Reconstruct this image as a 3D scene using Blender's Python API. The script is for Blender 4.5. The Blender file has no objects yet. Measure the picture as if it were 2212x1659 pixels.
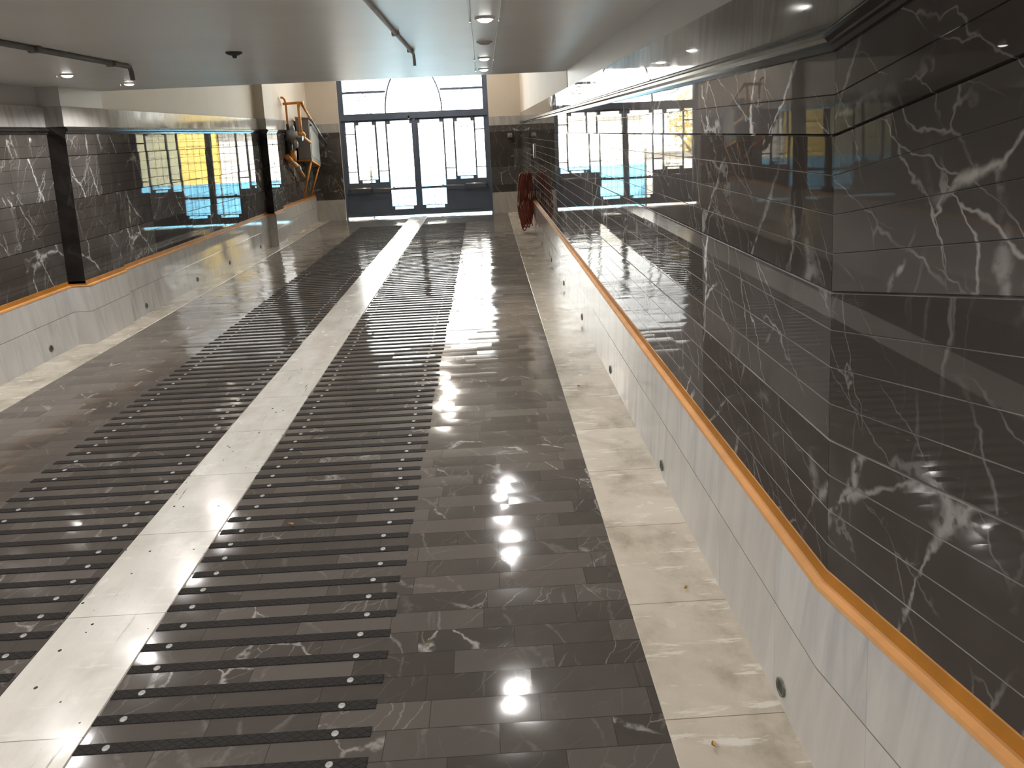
import bpy, bmesh, math, random
from mathutils import Vector, Matrix
random.seed(7)
C = bpy.context.scene.collection
S = 0.2045          # ramp slope
Y0 = 2.0            # foot of the ramp
YG = 18.45          # gate plane
def Zf(y): return max(0.0, S*(min(y, YG)-Y0))
ZG = Zf(YG)
SA = math.atan(S)

# ------------------------------------------------------------------ materials
class NT:
    def __init__(s, name):
        s.m = bpy.data.materials.new(name); s.m.use_nodes = True
        s.t = s.m.node_tree; s.t.nodes.clear()
        s.out = s.t.nodes.new('ShaderNodeOutputMaterial')
    def n(s, ty, **kw):
        nd = s.t.nodes.new(ty)
        for k, v in kw.items(): setattr(nd, k, v)
        return nd
    def set(s, sock, v):
        if v is None: return
        if isinstance(v, bpy.types.NodeSocket): s.t.links.new(v, sock)
        elif isinstance(v, (tuple, list)) and len(v) == 3 and sock.type == 'RGBA': sock.default_value = (*v, 1)
        else: sock.default_value = v
    def M(s, op, a, b=None, c=None, clamp=False):
        nd = s.n('ShaderNodeMath', operation=op, use_clamp=clamp)
        s.set(nd.inputs[0], a); s.set(nd.inputs[1], b)
        if c is not None: s.set(nd.inputs[2], c)
        return nd.outputs[0]
    def V(s, op, a, b=None, sc=None):
        nd = s.n('ShaderNodeVectorMath', operation=op)
        s.set(nd.inputs[0], a); s.set(nd.inputs[1], b)
        if sc is not None: s.set(nd.inputs['Scale'], sc)
        return nd.outputs[0]
    def xyz(s, x=0., y=0., z=0.):
        nd = s.n('ShaderNodeCombineXYZ')
        s.set(nd.inputs[0], x); s.set(nd.inputs[1], y); s.set(nd.inputs[2], z); return nd.outputs[0]
    def sep(s, v):
        nd = s.n('ShaderNodeSeparateXYZ'); s.set(nd.inputs[0], v); return nd.outputs
    def noise(s, v, scale, det=3., rough=.5, dist=0., col=False):
        nd = s.n('ShaderNodeTexNoise'); s.set(nd.inputs['Vector'], v)
        nd.inputs['Scale'].default_value = scale; nd.inputs['Detail'].default_value = det
        nd.inputs['Roughness'].default_value = rough; nd.inputs['Distortion'].default_value = dist
        return nd.outputs['Color' if col else 'Fac']
    def voro(s, v, scale, feat='DISTANCE_TO_EDGE', out='Distance'):
        nd = s.n('ShaderNodeTexVoronoi', feature=feat); s.set(nd.inputs['Vector'], v)
        nd.inputs['Scale'].default_value = scale; return nd.outputs[out]
    def white(s, v, out='Value'):
        nd = s.n('ShaderNodeTexWhiteNoise', noise_dimensions='3D'); s.set(nd.inputs['Vector'], v); return nd.outputs[out]
    def ramp(s, x, a, b, va=0., vb=1.):
        nd = s.n('ShaderNodeMapRange', interpolation_type='SMOOTHSTEP')
        s.set(nd.inputs[0], x); s.set(nd.inputs[1], a); s.set(nd.inputs[2], b); s.set(nd.inputs[3], va); s.set(nd.inputs[4], vb)
        return nd.outputs[0]
    def mix(s, f, a, b):
        nd = s.n('ShaderNodeMix', data_type='RGBA'); s.set(nd.inputs[0], f); s.set(nd.inputs[6], a); s.set(nd.inputs[7], b); return nd.outputs[2]
    def uv(s): return s.n('ShaderNodeTexCoord').outputs['UV']
    def obj(s): return s.n('ShaderNodeTexCoord').outputs['Object']
    def bump(s, h, strength=.3, dist=.01):
        nd = s.n('ShaderNodeBump'); nd.inputs['Strength'].default_value = strength; nd.inputs['Distance'].default_value = dist
        s.set(nd.inputs['Height'], h); return nd.outputs[0]
    def bsdf(s, col, rough=.5, metal=0., normal=None, ior=1.5, coat=0.):
        b = s.n('ShaderNodeBsdfPrincipled')
        s.set(b.inputs['Base Color'], col); s.set(b.inputs['Roughness'], rough); s.set(b.inputs['Metallic'], metal)
        b.inputs['IOR'].default_value = ior; b.inputs['Coat Weight'].default_value = coat
        if normal is not None: s.set(b.inputs['Normal'], normal)
        s.t.links.new(b.outputs[0], s.out.inputs[0]); return b
    def done(s): return s.m

def plain(name, col, rough=.5, metal=0., var=.08, scale=8., bump=0.):
    t = NT(name); v = t.obj()
    f = t.noise(v, scale, 4.)
    c = t.mix(t.ramp(f, .3, .7), tuple(max(0, x*(1-var)) for x in col), tuple(min(1, x*(1+var)) for x in col))
    nrm = t.bump(t.noise(v, scale*12, 2.), bump, .004) if bump else None
    t.bsdf(c, rough, metal, nrm); return t.done()

def veins(t, P, k=1.0, amount=1.0):
    """white vein network: angular cracks plus long thin threads, gathered in clusters"""
    w = t.V('SCALE', t.V('SUBTRACT', t.noise(P, 3.5*k, 4., .6, 0, True), (.5, .5, .5)), sc=.13/k)
    Q = t.V('ADD', P, w)
    x, y, z = t.sep(Q)
    a = .62
    r = t.xyz(t.M('ADD', t.M('MULTIPLY', x, math.cos(a)), t.M('MULTIPLY', y, math.sin(a))),
              t.M('MULTIPLY', t.M('SUBTRACT', t.M('MULTIPLY', y, math.cos(a)), t.M('MULTIPLY', x, math.sin(a))), .42), z)
    r2 = t.xyz(t.M('MULTIPLY', t.M('SUBTRACT', x, t.M('MULTIPLY', y, .55)), 1.0), t.M('MULTIPLY', t.M('ADD', y, t.M('MULTIPLY', x, .55)), .22), t.M('ADD', z, 7.3))
    wid = t.M('POWER', t.noise(P, 5*k, 3.), 3.0)
    d1 = t.voro(r, 2.3*k); d2 = t.voro(r2, 4.6*k)
    l1 = t.M('SUBTRACT', 1., t.ramp(d1, 0.0, t.M('MULTIPLY_ADD', wid, .16, .004)))
    l2 = t.M('SUBTRACT', 1., t.ramp(d2, 0.0, t.M('MULTIPLY_ADD', wid, .06, .005)))
    m1 = t.ramp(t.noise(P, 1.25*k, 2.), .45, .56)
    m2 = t.ramp(t.noise(t.V('ADD', P, (3.1, 8.7, 1.)), 1.6*k, 2.), .46, .58)
    grit = t.ramp(t.noise(P, 26*k, 3.), .30, .55)
    b = -.95
    r3 = t.xyz(t.M('ADD', t.M('MULTIPLY', x, math.cos(b)), t.M('MULTIPLY', y, math.sin(b))),
               t.M('MULTIPLY', t.M('SUBTRACT', t.M('MULTIPLY', y, math.cos(b)), t.M('MULTIPLY', x, math.sin(b))), .16), t.M('ADD', z, 3.9))
    l3 = t.M('SUBTRACT', 1., t.ramp(t.voro(r3, 5.5*k), 0.0, .016))
    m3 = t.ramp(t.noise(t.V('ADD', P, (9.2, 1.7, 6.)), 2.2*k, 2.), .50, .60)
    v = t.M('MAXIMUM', t.M('MULTIPLY', t.M('MULTIPLY', l1, m1), grit), t.M('MULTIPLY', t.M('MULTIPLY', l2, m2), .6))
    v = t.M('MAXIMUM', v, t.M('MULTIPLY', t.M('MULTIPLY', l3, m3), .42))
    vs = t.noise(t.xyz(t.M('MULTIPLY', t.M('ADD', x, t.M('MULTIPLY', y, .12)), 26.*k), t.M('MULTIPLY', y, 1.1*k), t.M('ADD', z, 2.)), 1., 3., .55)
    m4 = t.ramp(t.noise(t.V('ADD', P, (4.4, 2.2, 7.7)), 1.5*k, 2.), .48, .64)
    v = t.M('MAXIMUM', v, t.M('MULTIPLY', t.M('MULTIPLY', t.ramp(vs, .60, .74), m4), .45))
    return t.M('MULTIPLY', v, amount, clamp=True)

def dark_wall():
    t = NT('black_veined_marble'); u, v, _ = t.sep(t.uv())
    pu = t.M('FLOOR', t.M('DIVIDE', t.M('SUBTRACT', u, 2.0), 1.24))
    pv = t.M('FLOOR', t.M('DIVIDE', t.M('SUBTRACT', v, .645), .4365))
    cell = t.xyz(pu, pv, .5)
    rnd = t.white(cell, 'Color'); r1 = t.white(t.V('ADD', cell, (11.3, 4.7, 9.1)))
    P = t.V('ADD', t.xyz(u, v, 0.), t.V('SCALE', rnd, sc=23.))
    vn = veins(t, P, 1.0, 1.0)
    vn = t.M('MULTIPLY', vn, t.ramp(r1, .2, .7, .35, 1.))
    f = t.M('ADD', t.M('MULTIPLY', t.noise(P, 2.5, 4.), .6), t.M('MULTIPLY', r1, .45))
    base = t.mix(t.ramp(f, .3, .8), (.062, .053, .048), (.120, .111, .105))
    col = t.mix(t.M('MULTIPLY', vn, .9), base, (.74, .73, .70))
    su = t.M('ABSOLUTE', t.M('SUBTRACT', t.M('FRACT', t.M('DIVIDE', t.M('SUBTRACT', u, 2.0), 1.24)), 0.0))
    seam = t.M('LESS_THAN', su, .0022)
    col = t.mix(t.M('MULTIPLY', seam, .8), col, (.01, .009, .008))
    # each panel sits at a very slightly different angle
    nz = t.V('SCALE', t.V('SUBTRACT', rnd, (.5, .5, .5)), sc=.004)
    geo = t.n('ShaderNodeNewGeometry').outputs['Normal']
    nrm = t.V('NORMALIZE', t.V('ADD', geo, nz))
    rough = t.ramp(t.noise(P, 9., 4.), .35, .8, .008, .03)
    t.bsdf(col, rough, 0., nrm, 1.37); return t.done()

def dark_floor():
    t = NT('dark_stone_floor_planks'); u, v, _ = t.sep(t.uv())
    rv = t.M('DIVIDE', t.M('SUBTRACT', v, 2.134), .1255)
    row = t.M('FLOOR', rv); fr = t.M('FRACT', rv)
    ro = t.white(t.xyz(row, 3.3, 1.7))
    tu = t.M('DIVIDE', t.M('ADD', u, t.M('MULTIPLY', ro, 1.9)), .40)
    til = t.M('FLOOR', tu); fu = t.M('FRACT', tu)
    cell = t.xyz(row, til, 2.5)
    rnd = t.white(cell, 'Color'); r1 = t.white(t.V('ADD', cell, (5.2, 1.9, 3.3)))
    P = t.V('ADD', t.xyz(u, v, 0.), t.V('SCALE', rnd, sc=19.))
    vn = t.M('MULTIPLY', veins(t, P, 1.3, 1.), t.ramp(r1, .45, .95, 0.15, .8))
    f = t.M('ADD', t.M('MULTIPLY', t.noise(P, 4., 4.), .35), t.M('MULTIPLY', t.white(t.V('ADD', cell, (1., 7., 2.))), .7))
    base = t.mix(t.ramp(f, .15, .95), (.050, .0435, .039), (.104, .092, .083))
    dust_and_glint = t.ramp(t.noise(t.xyz(u, v, 4.), 1.1, 5., .6), .45, .75, 0., .22)
    base = t.mix(dust_and_glint, base, (.13, .115, .10))
    col = t.mix(t.M('MULTIPLY', vn, .85), base, (.46, .44, .41))
    j1 = t.M('LESS_THAN', t.M('MINIMUM', fr, t.M('SUBTRACT', 1., fr)), .016)
    j2 = t.M('LESS_THAN', t.M('MINIMUM', fu, t.M('SUBTRACT', 1., fu)), .004)
    col = t.mix(t.M('MULTIPLY', t.M('MAXIMUM', j1, j2), .7), col, (.02, .018, .016))
    geo = t.n('ShaderNodeNewGeometry').outputs['Normal']
    tilt = t.V('SCALE', t.V('SUBTRACT', rnd, (.5, .5, .5)), sc=.030)
    cv = t.xyz(0., t.M('MULTIPLY', t.M('SUBTRACT', fr, .5), .022), 0.)
    rip = t.V('SCALE', t.V('SUBTRACT', t.noise(t.xyz(u, t.M('MULTIPLY', v, 3.), 0.), 5., 2., .5, 0, True), (.5, .5, .5)), sc=.009)
    nrm = t.V('NORMALIZE', t.V('ADD', geo, t.V('ADD', t.V('ADD', tilt, cv), rip)))
    rough = t.M('ADD', t.ramp(t.noise(t.xyz(u, v, 9.), 3., 5.), .3, .8, .045, .12), t.M('MULTIPLY', r1, .05))
    b = t.bsdf(col, rough, 0., nrm, 1.5)
    b.inputs['Sheen Weight'].default_value = .22; b.inputs['Sheen Roughness'].default_value = .5; b.inputs['Sheen Tint'].default_value = (1., .88, .76, 1)
    return t.done()

def white_marble(name, lo, hi, seam, off, joint=None, warm=None, dirt=0., specks=False, rough=.16, streak=(9., 1.2), stone_var=.10, seam_k=1., ior=1.5):
    """seam: slab length along u; joint: height of a horizontal joint in v"""
    t = NT(name); u, v, _ = t.sep(t.uv())
    q = t.M('DIVIDE', t.M('SUBTRACT', u, off), seam)
    fu = t.M('FRACT', q); cu = t.M('FLOOR', q)
    cv = t.M('GREATER_THAN', v, joint if joint is not None else 99.)
    cell = t.xyz(cu, cv, .3); rnd = t.white(cell, 'Color'); r1 = t.white(t.V('ADD', cell, (2.2, 3.1, 8.)))
    P = t.V('ADD', t.xyz(u, v, 0.), t.V('SCALE', rnd, sc=17.))
    x, y, z = t.sep(P)
    st = t.noise(t.xyz(t.M('MULTIPLY', t.M('ADD', x, t.M('MULTIPLY', y, .25)), streak[0]), t.M('MULTIPLY', y, streak[1]), z), 1., 5., .6, .6)
    cl = t.noise(P, 2.2, 3.)
    f = t.M('ADD', t.M('MULTIPLY', t.ramp(st, .35, .7), .7), t.M('MULTIPLY', cl, .3))
    col = t.mix(f, hi, lo)
    col = t.mix(t.M('MULTIPLY', r1, stone_var*2), col, warm or lo)
    if dirt:
        d = t.ramp(t.noise(t.xyz(u, v, 3.), 2.6, 6., .65), .42, .78, 0., dirt)
        col = t.mix(d, col, (.20, .17, .125))
        sc = t.ramp(t.noise(t.xyz(t.M('MULTIPLY', u, 9.), t.M('MULTIPLY', v, 1.5), 5.), 1.6, 5., .7), .56, .64, 0., .7)
        col = t.mix(sc, col, (.72, .69, .63))
    if specks:
        sp = t.M('LESS_THAN', t.voro(t.xyz(t.M('MULTIPLY', u, 1.), t.M('MULTIPLY', v, 1.), 2.), 15., 'F1'), t.M('MULTIPLY', t.ramp(t.noise(t.xyz(u, v, 1.), 4., 2.), .40, .62), .12))
        sl = t.ramp(t.noise(t.xyz(t.M('MULTIPLY', u, 3.), t.M('MULTIPLY', v, 40.), 2.), 1., 4., .6), .62, .68, 0., .75)
        sl = t.M('MULTIPLY', sl, t.ramp(t.noise(t.xyz(u, v, 6.), 2., 1.), .5, .62))
        col = t.mix(t.M('MAXIMUM', sp, sl), col, (.035, .03, .026))
    d = t.M('MULTIPLY', t.M('MINIMUM', fu, t.M('SUBTRACT', 1., fu)), seam)
    line = t.M('MULTIPLY', t.M('LESS_THAN', d, .0018), seam_k)
    if joint is not None:
        line = t.M('MAXIMUM', line, t.M('LESS_THAN', t.M('ABSOLUTE', t.M('SUBTRACT', v, joint)), .0026))
    col = t.mix(t.M('MULTIPLY', line, .75), col, (.10, .085, .06))
    rg = t.M('ADD', rough, t.ramp(t.noise(P, 6., 4.), .3, .8, -.04, .10))
    t.bsdf(col, rg, 0., None, ior); return t.done()

def glass():
    t = NT('clear_glass')
    fr = t.n('ShaderNodeFresnel'); fr.inputs['IOR'].default_value = 1.45
    tr = t.n('ShaderNodeBsdfTransparent'); tr.inputs[0].default_value = (.97, .985, .98, 1)
    gl = t.n('ShaderNodeBsdfGlossy'); gl.inputs['Roughness'].default_value = .02
    mx = t.n('ShaderNodeMixShader')
    t.t.links.new(fr.outputs[0], mx.inputs[0]); t.t.links.new(tr.outputs[0], mx.inputs[1]); t.t.links.new(gl.outputs[0], mx.inputs[2])
    t.t.links.new(mx.outputs[0], t.out.inputs[0]); return t.done()

def emit(name, col, st):
    t = NT(name); e = t.n('ShaderNodeEmission'); e.inputs[0].default_value = (*col, 1); e.inputs[1].default_value = st
    t.t.links.new(e.outputs[0], t.out.inputs[0]); return t.done()

def rubber():
    t = NT('black_rubber_diamond_tread'); x, y, z = t.sep(t.obj())
    a = t.M('ABSOLUTE', t.M('SUBTRACT', t.M('FRACT', t.M('MULTIPLY', t.M('ADD', x, t.M('MULTIPLY', y, 1.6)), 22.)), .5))
    b = t.M('ABSOLUTE', t.M('SUBTRACT', t.M('FRACT', t.M('MULTIPLY', t.M('SUBTRACT', x, t.M('MULTIPLY', y, 1.6)), 22.)), .5))
    h = t.M('MINIMUM', t.ramp(t.M('MINIMUM', a, b), 0., .12), t.M('ADD', .4, t.noise(t.obj(), 60., 3.)))
    col = t.mix(t.ramp(h, 0., 1.), (.009, .0078, .007), (.020, .0165, .015))
    col = t.mix(t.ramp(t.noise(t.obj(), 5., 5.), .5, .8, 0., .5), col, (.036, .030, .027))
    t.bsdf(col, .75, 0., t.bump(h, .7, .003), 1.35); return t.done()

def facade(name, col, var):
    t = NT(name); v = t.obj()
    f = t.noise(v, .8, 5., .6)
    t.bsdf(t.mix(t.ramp(f, .3, .7), col, var), .8, 0., t.bump(t.noise(v, 40., 2.), .2, .01)); return t.done()

def corrugated(name, col):
    t = NT(name); x, y, z = t.sep(t.obj())
    h = t.M('SINE', t.M('MULTIPLY', x, 42.))
    c = t.mix(t.ramp(t.noise(t.obj(), 1.4, 4.), .3, .8), col, tuple(k*.75 for k in col))
    t.bsdf(c, .55, 0., t.bump(h, .8, .02)); return t.done()

M = dict(
    wall=dark_wall(), floor=dark_floor(),
    base=white_marble('grey_white_marble_skirting', (.40, .40, .395), (.60, .59, .575), .615, 2.32, joint=.352, warm=(.56, .53, .49), streak=(10., 1.1), rough=.05, stone_var=.30, seam_k=.3, ior=1.24),
    panel_right=white_marble('grey_veined_marble_panel', (.25, .246, .236), (.47, .46, .445), .62, 2.0, warm=(.24, .235, .22), rough=.03, streak=(14., 1.5), stone_var=.3, seam_k=.4, ior=1.38),
    base_gate=white_marble('grey_white_marble_plinth', (.44, .42, .39), (.60, .58, .54), .9, .2, joint=.30, warm=(.54, .5, .45), rough=.3),
    band=white_marble('beige_marble_border', (.46, .41, .34), (.63, .58, .50), .62, 2.225, warm=(.50, .43, .34), dirt=.75, rough=.20, streak=(4., 2.), stone_var=.25, ior=1.38),
    centre=white_marble('cream_marble_centre_band', (.60, .58, .53), (.72, .70, .66), .67, 2.31, warm=(.62, .58, .51), dirt=.30, specks=True, rough=.20, streak=(1.5, 7.), stone_var=.15, ior=1.27),
    panel=white_marble('pale_veined_marble_panel', (.34, .335, .32), (.58, .57, .55), .62, 2.0, warm=(.44, .43, .41), rough=.12, streak=(14., 1.5), stone_var=.3, seam_k=.4, ior=1.22),
    orange=plain('pale_orange_paint', (.72, .36, .13), .45, 0, .10, 6.),
    cornice=plain('polished_dark_moulding', (.030, .027, .026), .14, 0, .35, 5.),
    ceil=plain('satin_white_ceiling_paint', (.82, .815, .80), .36, 0, .03, 1.5),
    white=plain('white_wall_paint', (.66, .65, .63), .45, 0, .03, 1.5),
    cream=plain('cream_wall_paint', (.68, .61, .52), .6, 0, .03, 1.2),
    gate=plain('slate_blue_gate_paint', (.105, .135, .190), .42, .0, .08, 3.),
    iron=plain('black_wrought_iron', (.03, .032, .036), .5, .3, .1, 20.),
    steel=plain('brushed_steel', (.62, .60, .57), .28, 1., .08, 30.),
    zinc=plain('dull_zinc', (.42, .42, .42), .45, .8, .2, 30.),
    screw=plain('dull_screw', (.40, .40, .39), .5, .3, .2, 30.), orange_shaded=plain('shaded_orange_paint', (.40, .165, .018), .5, 0, .12, 6.),  # upstand: the ledge orange, darkened in colour to stand for shade
    chrome=plain('bright_chrome', (.85, .85, .85), .12, 1., .03, 10.),
    pipe=plain('orange_yellow_pipe_paint', (.72, .30, .05), .40, 0, .15, 12.),
    greybox=plain('grey_enamel', (.24, .245, .25), .5, .0, .06, 4.),
    alum=plain('cast_aluminium', (.36, .36, .36), .45, .7, .2, 25.),
    darkm=plain('dark_grey_plastic', (.045, .045, .047), .5, 0, .1, 10.),
    conduit=plain('grey_conduit', (.17, .16, .15), .5, .1, .1, 10.),
    conduit_pale=plain('pale_grey_conduit', (.48, .47, .46), .4, .1, .1, 10.),
    race=plain('white_plastic', (.70, .70, .69), .35, 0, .03, 10.),
    hose=plain('brick_red_rubber', (.32, .085, .055), .5, 0, .25, 9.),
    cap=plain('verdigris_cap', (.16, .17, .145), .45, .4, .3, 30.),
    shaded_dark=plain('shaded_black_stone', (.018, .015, .0135), .06, 0, .25, 5.),  # pilaster returns: wall stone with their shade put into the colour
    dust_and_glint=plain('lit_joint_edge', (.22, .21, .20), .5, 0, .4, 3.),  # highlight on upward-facing joint edges, painted in as a paler colour
    capc=plain('dark_cap_centre', (.055, .06, .05), .5, .3, .3, 30.),
    leaf=plain('dry_leaf', (.50, .29, .08), .7, 0, .35, 40.),
    plate=plain('white_plate', (.80, .80, .79), .3, 0, .02, 10.),
    rubber=rubber(), glass=glass(), lens=emit('lamp_lens', (1., .97, .92), 14.),
    lensoff=plain('unlit_lens', (.55, .55, .53), .3, 0, .02, 10.),
    road=facade('sunlit_asphalt', (.26, .25, .24), (.33, .32, .30)), walk=facade('sunlit_concrete', (.48, .46, .43), (.56, .54, .5)),
    yellow=facade('yellow_stucco', (.50, .36, .08), (.56, .42, .13)), offwhite=facade('offwhite_stucco', (.56, .54, .50), (.48, .46, .43)),
    olive=facade('olive_grey_stucco', (.27, .27, .16), (.22, .215, .17)),
    blue=corrugated('sky_blue_sheet', (.11, .35, .54)), bark=facade('tree_bark', (.14, .09, .055), (.22, .16, .1)),
    foliage=facade('tree_leaves', (.40, .40, .14), (.70, .52, .22)), dglass=plain('dark_window_glass', (.03, .035, .04), .08, 0, .1, 3.),
)

# ------------------------------------------------------------------ mesh building
class MB:
    def __init__(s): s.v = []; s.f = []; s.uv = []; s.mi = []; s.sm = []
    def face(s, pts, uvs=None, mi=0, smooth=False):
        b = len(s.v); s.v += [tuple(p) for p in pts]; s.f.append(tuple(range(b, b+len(pts))))
        s.uv.append(uvs or [(p[0], p[1]) for p in pts]); s.mi.append(mi); s.sm.append(smooth)
    def box(s, x0, x1, y0, y1, z0, z1, mi=0, zf=None):
        z = (lambda y, k: k) if zf is None else (lambda y, k: k+zf(y))
        p = lambda x, y, k: (x, y, z(y, k))
        q = [([p(x0,y0,z1),p(x1,y0,z1),p(x1,y1,z1),p(x0,y1,z1)], 0), ([p(x0,y1,z0),p(x1,y1,z0),p(x1,y0,z0),p(x0,y0,z0)], 0),
             ([p(x0,y0,z0),p(x1,y0,z0),p(x1,y0,z1),p(x0,y0,z1)], 1), ([p(x1,y1,z0),p(x0,y1,z0),p(x0,y1,z1),p(x1,y1,z1)], 1),
             ([p(x0,y1,z0),p(x0,y0,z0),p(x0,y0,z1),p(x0,y1,z1)], 2), ([p(x1,y0,z0),p(x1,y1,z0),p(x1,y1,z1),p(x1,y0,z1)], 2)]
        for pts, k in q:
            if k == 0: uv = [(a[1], a[0]) for a in pts]
            elif k == 1: uv = [(a[0], a[2]-(zf(a[1]) if zf else 0)) for a in pts]
            else: uv = [(a[1], a[2]-(zf(a[1]) if zf else 0)) for a in pts]
            s.face(pts, uv, mi)
    def sweep(s, prof, ys, zf=Zf, mi=0, cap=None, flip=False, pale=None, cmi=None):
        """prof: (x, h) points; swept along y following the floor. cap=(x_back, start?, end?) closes the ends"""
        for (xa, ha), (xb, hb) in zip(prof, prof[1:]):
            for ya, yb in zip(ys, ys[1:]):
                pts = [(xa, ya, zf(ya)+ha), (xb, ya, zf(ya)+hb), (xb, yb, zf(yb)+hb), (xa, yb, zf(yb)+ha)]
                uv = [(ya, ha), (ya, hb), (yb, hb), (yb, ha)]
                if abs(ha-hb) < 1e-4: uv = [(ya, xa), (ya, xb), (yb, xb), (yb, xa)]
                if flip: pts.reverse(); uv.reverse()
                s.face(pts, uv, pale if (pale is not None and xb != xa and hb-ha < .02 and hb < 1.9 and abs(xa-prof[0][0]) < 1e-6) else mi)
        if cap:
            xb_ = cap[0]
            for k, y in ((1, ys[0]), (2, ys[-1])):
                if not cap[k]: continue
                for (xa, ha), (xb, hb) in zip(prof, prof[1:]):
                    if abs(ha-hb) < 1e-5: continue
                    s.face([(xa, y, zf(y)+ha), (xb_, y, zf(y)+ha), (xb_, y, zf(y)+hb), (xb, y, zf(y)+hb)],
                           [(y+xa, ha), (y+xb_, ha), (y+xb_, hb), (y+xb, hb)], mi if cmi is None else cmi)
    def tube(s, pts, r, n=10, mi=0, caps=True):
        pts = [Vector(p) for p in pts]; rings = []
        rr = r if isinstance(r, (list, tuple)) else [r]*len(pts)
        up = Vector((0, 0, 1))
        for i, p in enumerate(pts):
            d = (pts[min(i+1, len(pts)-1)]-pts[max(i-1, 0)]).normalized()
            a = d.cross(up)
            if a.length < 1e-3: a = d.cross(Vector((0, 1, 0)))
            a.normalize(); b = a.cross(d)
            rings.append([p+(a*math.cos(2*math.pi*k/n)+b*math.sin(2*math.pi*k/n))*rr[i] for k in range(n)])
        for A, B in zip(rings, rings[1:]):
            for k in range(n): s.face([A[k], A[(k+1)%n], B[(k+1)%n], B[k]], None, mi, True)
        if caps:
            s.face(rings[0][::-1], None, mi); s.face(rings[-1], None, mi)
    def lathe(s, prof, n=20, mi=0, M4=None):
        """prof: (r, z) around z"""
        T = M4 or Matrix.Identity(4)
        P = [[T @ Vector((r*math.cos(2*math.pi*k/n), r*math.sin(2*math.pi*k/n), z)) for k in range(n)] for r, z in prof]
        for A, B in zip(P, P[1:]):
            for k in range(n): s.face([A[k], A[(k+1)%n], B[(k+1)%n], B[k]], None, mi, True)
    def build(s, name, mat, parent=None, loc=(0, 0, 0), rot=(0, 0, 0), weld=True, bevel=0.):
        me = bpy.data.meshes.new(name); me.from_pydata(s.v, [], s.f)
        for m in (mat if isinstance(mat, (list, tuple)) else [mat]): me.materials.append(m)
        ul = me.uv_layers.new(name='UVMap'); i = 0
        for pi, p in enumerate(me.polygons):
            p.material_index = s.mi[pi]; p.use_smooth = s.sm[pi]
            for k in range(p.loop_total): ul.data[p.loop_start+k].uv = s.uv[pi][k]
        bm = bmesh.new(); bm.from_mesh(me)
        if weld: bmesh.ops.remove_doubles(bm, verts=bm.verts, dist=1e-5)
        bmesh.ops.recalc_face_normals(bm, faces=bm.faces)
        bm.to_mesh(me); bm.free()
        o = bpy.data.objects.new(name, me); C.objects.link(o)
        o.parent = parent; o.location = loc; o.rotation_euler = rot
        if bevel:
            b = o.modifiers.new('bevel', 'BEVEL'); b.width = bevel; b.segments = 2; b.limit_method = 'ANGLE'
        return o
def tag(o, label=None, cat=None, group=None, kind=None):
    if label: o['label'] = label
    if cat: o['category'] = cat
    if group: o['group'] = group
    if kind: o['kind'] = kind
    return o
def struct(o, label, cat): return tag(o, label, cat, None, 'structure')
def empty(name, loc=(0, 0, 0), rot=(0, 0, 0)):
    o = bpy.data.objects.new(name, None); C.objects.link(o); o.location = loc; o.rotation_euler = rot; o.empty_display_size = .1
    return o
def dup(root, loc, rot=None):
    r = root.copy(); C.objects.link(r); r.location = loc
    if rot is not None: r.rotation_euler = rot
    for ch in list(root.children):
        c = ch.copy(); C.objects.link(c); c.parent = r
        for g in ch.children:
            d = g.copy(); C.objects.link(d); d.parent = c
    return r
def arc(c, r, a0, a1, n, plane='yz'):
    out = []
    for i in range(n+1):
        a = a0+(a1-a0)*i/n; u, v = r*math.cos(a), r*math.sin(a)
        out.append((c[0], c[1]+u, c[2]+v) if plane == 'yz' else (c[0]+u, c[1], c[2]+v) if plane == 'xz' else (c[0]+u, c[1]+v, c[2]))
    return out

# ------------------------------------------------------------------ floor
YS = [-5., Y0, YG+.02]
XL, XRW = -4.9, 1.3
m = MB()
for a, b in zip(YS, YS[1:]):
    m.face([(XL, a, Zf(a)), (XRW, a, Zf(a)), (XRW, b, Zf(b)), (XL, b, Zf(b))], [(XL, a), (XRW, a), (XRW, b), (XL, b)])
    m.face([(XL, b, Zf(b)-.3), (XRW, b, Zf(b)-.3), (XRW, a, Zf(a)-.3), (XL, a, Zf(a)-.3)], [(XL, b), (XRW, b), (XRW, a), (XL, a)])
struct(m.build('floor', M['floor']), 'sloping driveway floor of dark grey polished stone planks', 'floor')
def band(name, x0, x1, mat, h, label):
    m = MB(); ys = [-5., Y0, YG]
    m.sweep([(x0, 0.), (x0+.003, h), (x1-.003, h), (x1, 0.)], ys)
    return struct(m.build(name, mat), label, 'floor band')
band('trim_1', -1.975, -1.535, M['centre'], .006, 'cream marble strip running up the middle of the dark ramp')
band('trim_2', .53, .97, M['band'], .003, 'worn beige marble border along the foot of the veined black wall')
band('trim_3', -4.6, -4.035, M['band'], .003, 'worn beige marble border along the far side of the ramp below the pilasters')

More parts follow.
